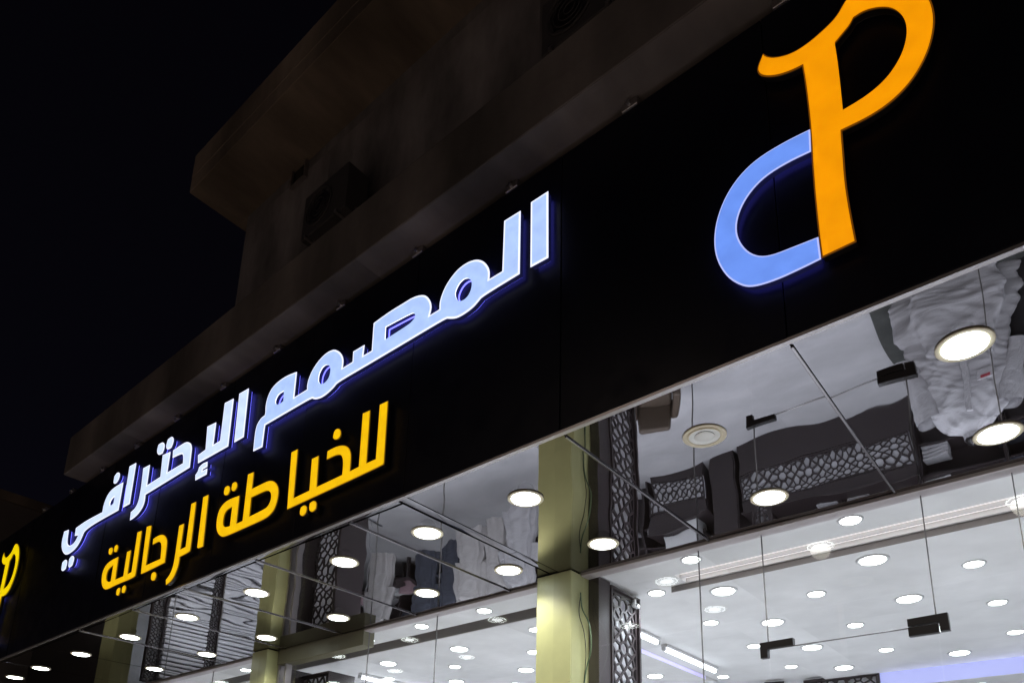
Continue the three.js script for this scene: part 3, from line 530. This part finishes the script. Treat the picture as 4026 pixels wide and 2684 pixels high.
// ---------------------------------------------------------------- clothes
function clothGeo(profile, ripple, folds, sd, nu = 56, nv = 60) { // profile: [height 0..1, half width, half depth]
  const pos = [], idx = [], uv = [];
  const at = (t) => { let i = 0; while (i + 2 < profile.length && profile[i + 1][0] < t) i++; const [a, b] = [profile[i], profile[i + 1]]; const f = Math.min(1, Math.max(0, (t - a[0]) / (b[0] - a[0]))), s = f * f * (3 - 2 * f); return [a[1] + (b[1] - a[1]) * s, a[2] + (b[2] - a[2]) * s]; };
  const top = profile[profile.length - 1][0];
  for (let j = 0; j <= nv; j++) for (let i = 0; i <= nu; i++) {
    const t = (j / nv) * top, u = (i / nu) * Math.PI * 2, [w, d] = at(t), low = 1 - j / nv;
    const k = 1 + ripple * low * Math.sin(folds * u + 2 * noise.noise(sd, t * 2, u * 0.6)) + 0.7 * ripple * noise.noise(Math.cos(u) * 2 + sd, t * 9 + 1.5 * Math.cos(u), Math.sin(u) * 2) + 0.35 * ripple * noise.noise(Math.cos(u) * 3 + sd, t * 21 - 3 * Math.cos(u), Math.sin(u) * 3);
    pos.push(w * k * Math.sign(Math.cos(u)) * Math.pow(Math.abs(Math.cos(u)), 0.75), t, d * k * Math.sin(u)); uv.push(u * 0.12, t);
  }
  for (let j = 0; j < nv; j++) for (let i = 0; i < nu; i++) { const a = j * (nu + 1) + i, b = a + nu + 1; idx.push(a, b, a + 1, b, b + 1, a + 1); }
  const g = new THREE.BufferGeometry(); g.setAttribute('position', new THREE.Float32BufferAttribute(pos, 3)); g.setAttribute('uv', new THREE.Float32BufferAttribute(uv, 2)); g.setIndex(idx); g.computeVertexNormals(); return g;
}
function robe(x, z, y0, len, hw, mat, label, sd, turn = 0) {
  const o = thing('hanging_robe', label, 'robe', [x, y0, z], turn);
  part('robe_body', clothGeo([[0, hw, 0.13], [len * 0.6, hw * 0.82, 0.11], [len * 0.86, hw * 0.86, 0.09], [len * 0.95, hw * 0.62, 0.07], [len, hw * 0.26, 0.05]], 0.12, 9, sd), mat, o);
  for (const s of [-1, 1]) { const g = clothGeo([[0, 0.07, 0.05], [len * 0.30, 0.075, 0.06], [len * 0.5, 0.07, 0.06]], 0.08, 4, sd + s, 24, 16); part('sleeve', g.rotateZ(s * 0.14).translate(s * (hw * 0.86 + 0.05), len * 0.44, 0), mat, o); }
  part('hanger', mergeGeometries([tube([[-hw * 0.7, len * 0.93, 0], [0, len + 0.02, 0], [hw * 0.7, len * 0.93, 0]], 0.012, 20), tube([[0, len + 0.02, 0], [0, len + 0.07, 0], [0.02, len + 0.10, 0], [-0.02, len + 0.12, 0]], 0.003, 20)]), M.black, o);
  return o;
}
robe(-9.05, -3.25, 0.72, 1.32, 0.27, M.ivorycloth, 'ivory robe hanging alone past the dark suits', 1.3);
robe(-7.98, -3.3, 0.92, 1.10, 0.24, M.navycloth, 'dark blue suit jacket hanging next to the ivory robe', 2.1);
robe(-7.42, -3.3, 0.92, 1.12, 0.23, M.navycloth, 'dark blue suit jacket hanging next to the pale robes', 3.6);
robe(-6.96, -3.2, 0.88, 1.20, 0.23, M.ivorycloth, 'pale robe hanging next to the dark blue suit jacket', 4.7, 0.15);
robe(-6.50, -3.25, 0.76, 1.30, 0.22, M.ivorycloth, 'pale robe hanging in the middle of the pale robes', 5.2, -0.1);
robe(-6.02, -3.15, 0.75, 1.32, 0.23, M.whitecloth, 'white robe hanging at the end of the rail nearest the pilaster', 6.9, 0.1);
const rail = thing('clothes_rail', 'steel rail carrying the hanging robes and suits', 'rail');
part('bar', new THREE.CylinderGeometry(0.014, 0.014, 3.9, 12).rotateZ(Math.PI / 2).translate(-7.5, 2.14, -3.25), M.steel, rail);
for (const x of [-9.4, -5.6]) { part('post', new THREE.CylinderGeometry(0.014, 0.014, 2.12, 12).translate(x, 1.07, -3.25), M.steel, rail); part('foot', rbox(x - 0.02, x + 0.02, 0.004, 0.03, -3.5, -3.0, 0.004), M.steel, rail); }

// white robe on a bust, on a polished granite stage
structure('display_stage', rbox(-1.40, 2.6, 0.004, 0.09, -4.3, -2.1, 0.01), M.granite);
const bust = thing('dressed_bust', 'wrinkled white robe with a red pocket tag on a dress stand', 'bust', [-0.70, 0.09, -3.0], 0.15);
part('robe_body', clothGeo([[0.32, 0.44, 0.20], [0.7, 0.38, 0.18], [1.1, 0.35, 0.17], [1.34, 0.30, 0.15], [1.46, 0.20, 0.11], [1.54, 0.075, 0.07], [1.60, 0.07, 0.07]], 0.16, 7, 8.8, 96, 110).translate(0, 0, 0), M.whitecloth, bust);
for (const s of [-1, 1]) part('sleeve', clothGeo([[0, 0.075, 0.065], [0.35, 0.085, 0.08], [0.66, 0.09, 0.09]], 0.12, 4, 11 + s, 28, 20).rotateZ(s * 0.22).translate(s * 0.46, 0.72, 0.02), M.whitecloth, bust);
part('placket', rbox(-0.03, 0.03, 0.75, 1.44, 0.165, 0.185, 0.006), M.whitecloth, bust);
const pocket = part('pocket', rbox(0.09, 0.23, 1.02, 1.16, 0.165, 0.182, 0.004), M.whitecloth, bust);
part('tag', rbox(0.12, 0.20, 1.11, 1.15, 0.183, 0.188, 0.002), M.red, pocket);
part('stand', mergeGeometries([new THREE.CylinderGeometry(0.02, 0.02, 0.5, 12).translate(0, 0.27, 0), new THREE.CylinderGeometry(0.2, 0.22, 0.03, 28).translate(0, 0.018, 0)]), M.black, bust);
part('neck_cap', new THREE.SphereGeometry(0.068, 20, 10, 0, 6.283, 0, 1.57).translate(0, 1.59, 0), M.black, bust);
const bust2 = thing('dressed_bust', 'black jacket on a dress stand beside the white robe', 'bust', [0.05, 0.09, -3.15], -0.1);
part('jacket', clothGeo([[0.5, 0.34, 0.18], [0.9, 0.28, 0.16], [1.3, 0.30, 0.16], [1.44, 0.22, 0.11], [1.52, 0.075, 0.07], [1.58, 0.07, 0.07]], 0.06, 5, 15.2), M.blackcloth, bust2);
part('stand', mergeGeometries([new THREE.CylinderGeometry(0.02, 0.02, 0.6, 12).translate(0, 0.32, 0), new THREE.CylinderGeometry(0.2, 0.22, 0.03, 28).translate(0, 0.018, 0)]), M.black, bust2);

// small brown armchair on the shop floor
const chair = thing('armchair', 'brown padded armchair with dark round feet on the pale shop floor', 'armchair', [-3.66, 0, -2.62], 0.5); chair.scale.setScalar(0.68);
part('seat', rbox(-0.26, 0.26, 0.22, 0.44, -0.26, 0.28, 0.06), M.leather, chair);
part('backrest', rbox(-0.28, 0.28, 0.30, 0.86, -0.38, -0.24, 0.06), M.leather, chair);
for (const s of [-1, 1]) part('armrest', rbox(s * 0.34 - 0.07, s * 0.34 + 0.07, 0.18, 0.60, -0.34, 0.28, 0.05), M.leather, chair);
for (const sx of [-1, 1]) for (const sz of [-1, 1]) part('foot', new THREE.SphereGeometry(0.06, 14, 10).scale(1, 1.6, 1).translate(sx * 0.3, 0.1, sz * 0.24), M.black, chair);

// slatted display on the side wall of the far bay
const slatX = -9.52;
solo('partition_wall', box(slatX - 0.14, slatX - 0.02, 0.0, HS - 0.002, -1.50, -0.08), M.walnut, 'dark partition carrying the white slats in the far bay', 'partition');
for (const [z0, z1, lab] of [[-0.70, -0.13, 'white slatted display panel nearest the street in the far bay'], [-1.46, -0.86, 'white slatted display panel deeper in the far bay']]) {
  const o = thing('slatted_panel', lab, 'display panel', [slatX, 0, 0]);
  const slat = rbox(0, 0.06, 0, 0.040, z0, z1, 0.010);
  for (let k = 0; k < 56; k++) { const m = part('slat', slat, M.backing, o); m.position.set((rnd() - 0.5) * 0.008, 0.06 + k * 0.0585, 0); m.rotation.z = (rnd() - 0.5) * 0.06; m.rotation.x = (rnd() - 0.5) * 0.003; }
}
screen(slatX + 0.02, -0.02, 0.15, 0.02, 3.38, Math.PI / 2, 0.17, 0.010, 'narrow dark lattice strip at the street end of the slatted panels', true);
screen(slatX + 0.02, -0.78, 0.13, 0.02, 3.38, Math.PI / 2, 0.17, 0.010, 'narrow dark lattice strip between the two slatted panels', true);

// street lamp out of frame across the pavement: the warm trace of light on the upper walls
for (const [sx, lab] of [[9.0, 'tall street lamp with a warm head at the kerb beyond the shop door'], [-5.0, 'tall street lamp with a warm head at the kerb facing the white lettering']]) {
const lamp = thing('street_lamp', lab, 'street lamp', [sx, 0, 14.0]);
part('pole', new THREE.CylinderGeometry(0.06, 0.10, 9, 16).translate(0, 4.5, 0), M.alu, lamp);
part('arm', tube([[0, 8.9, 0], [-0.3, 9.3, -0.3], [-1.2, 9.5, -1.2]], 0.04), M.alu, lamp);
part('head', rbox(-1.55, -1.05, 9.44, 9.54, -1.35, -1.05, 0.03), M.casing, lamp);
part('diffuser', rbox(-1.5, -1.1, 9.425, 9.438, -1.31, -1.09, 0.004), M.lampglow, lamp);
const p = new THREE.SpotLight(C(1, 0.80, 0.66), STREET_CD, 0, 1.2, 0.4, 2); p.name = 'glow'; p.position.set(-1.3, 9.36, -1.2); p.target.position.set(-1.3, 0, -1.2); p.castShadow = true; p.shadow.radius = 6; lamp.add(p, p.target);
}

renderer.render(scene, camera);
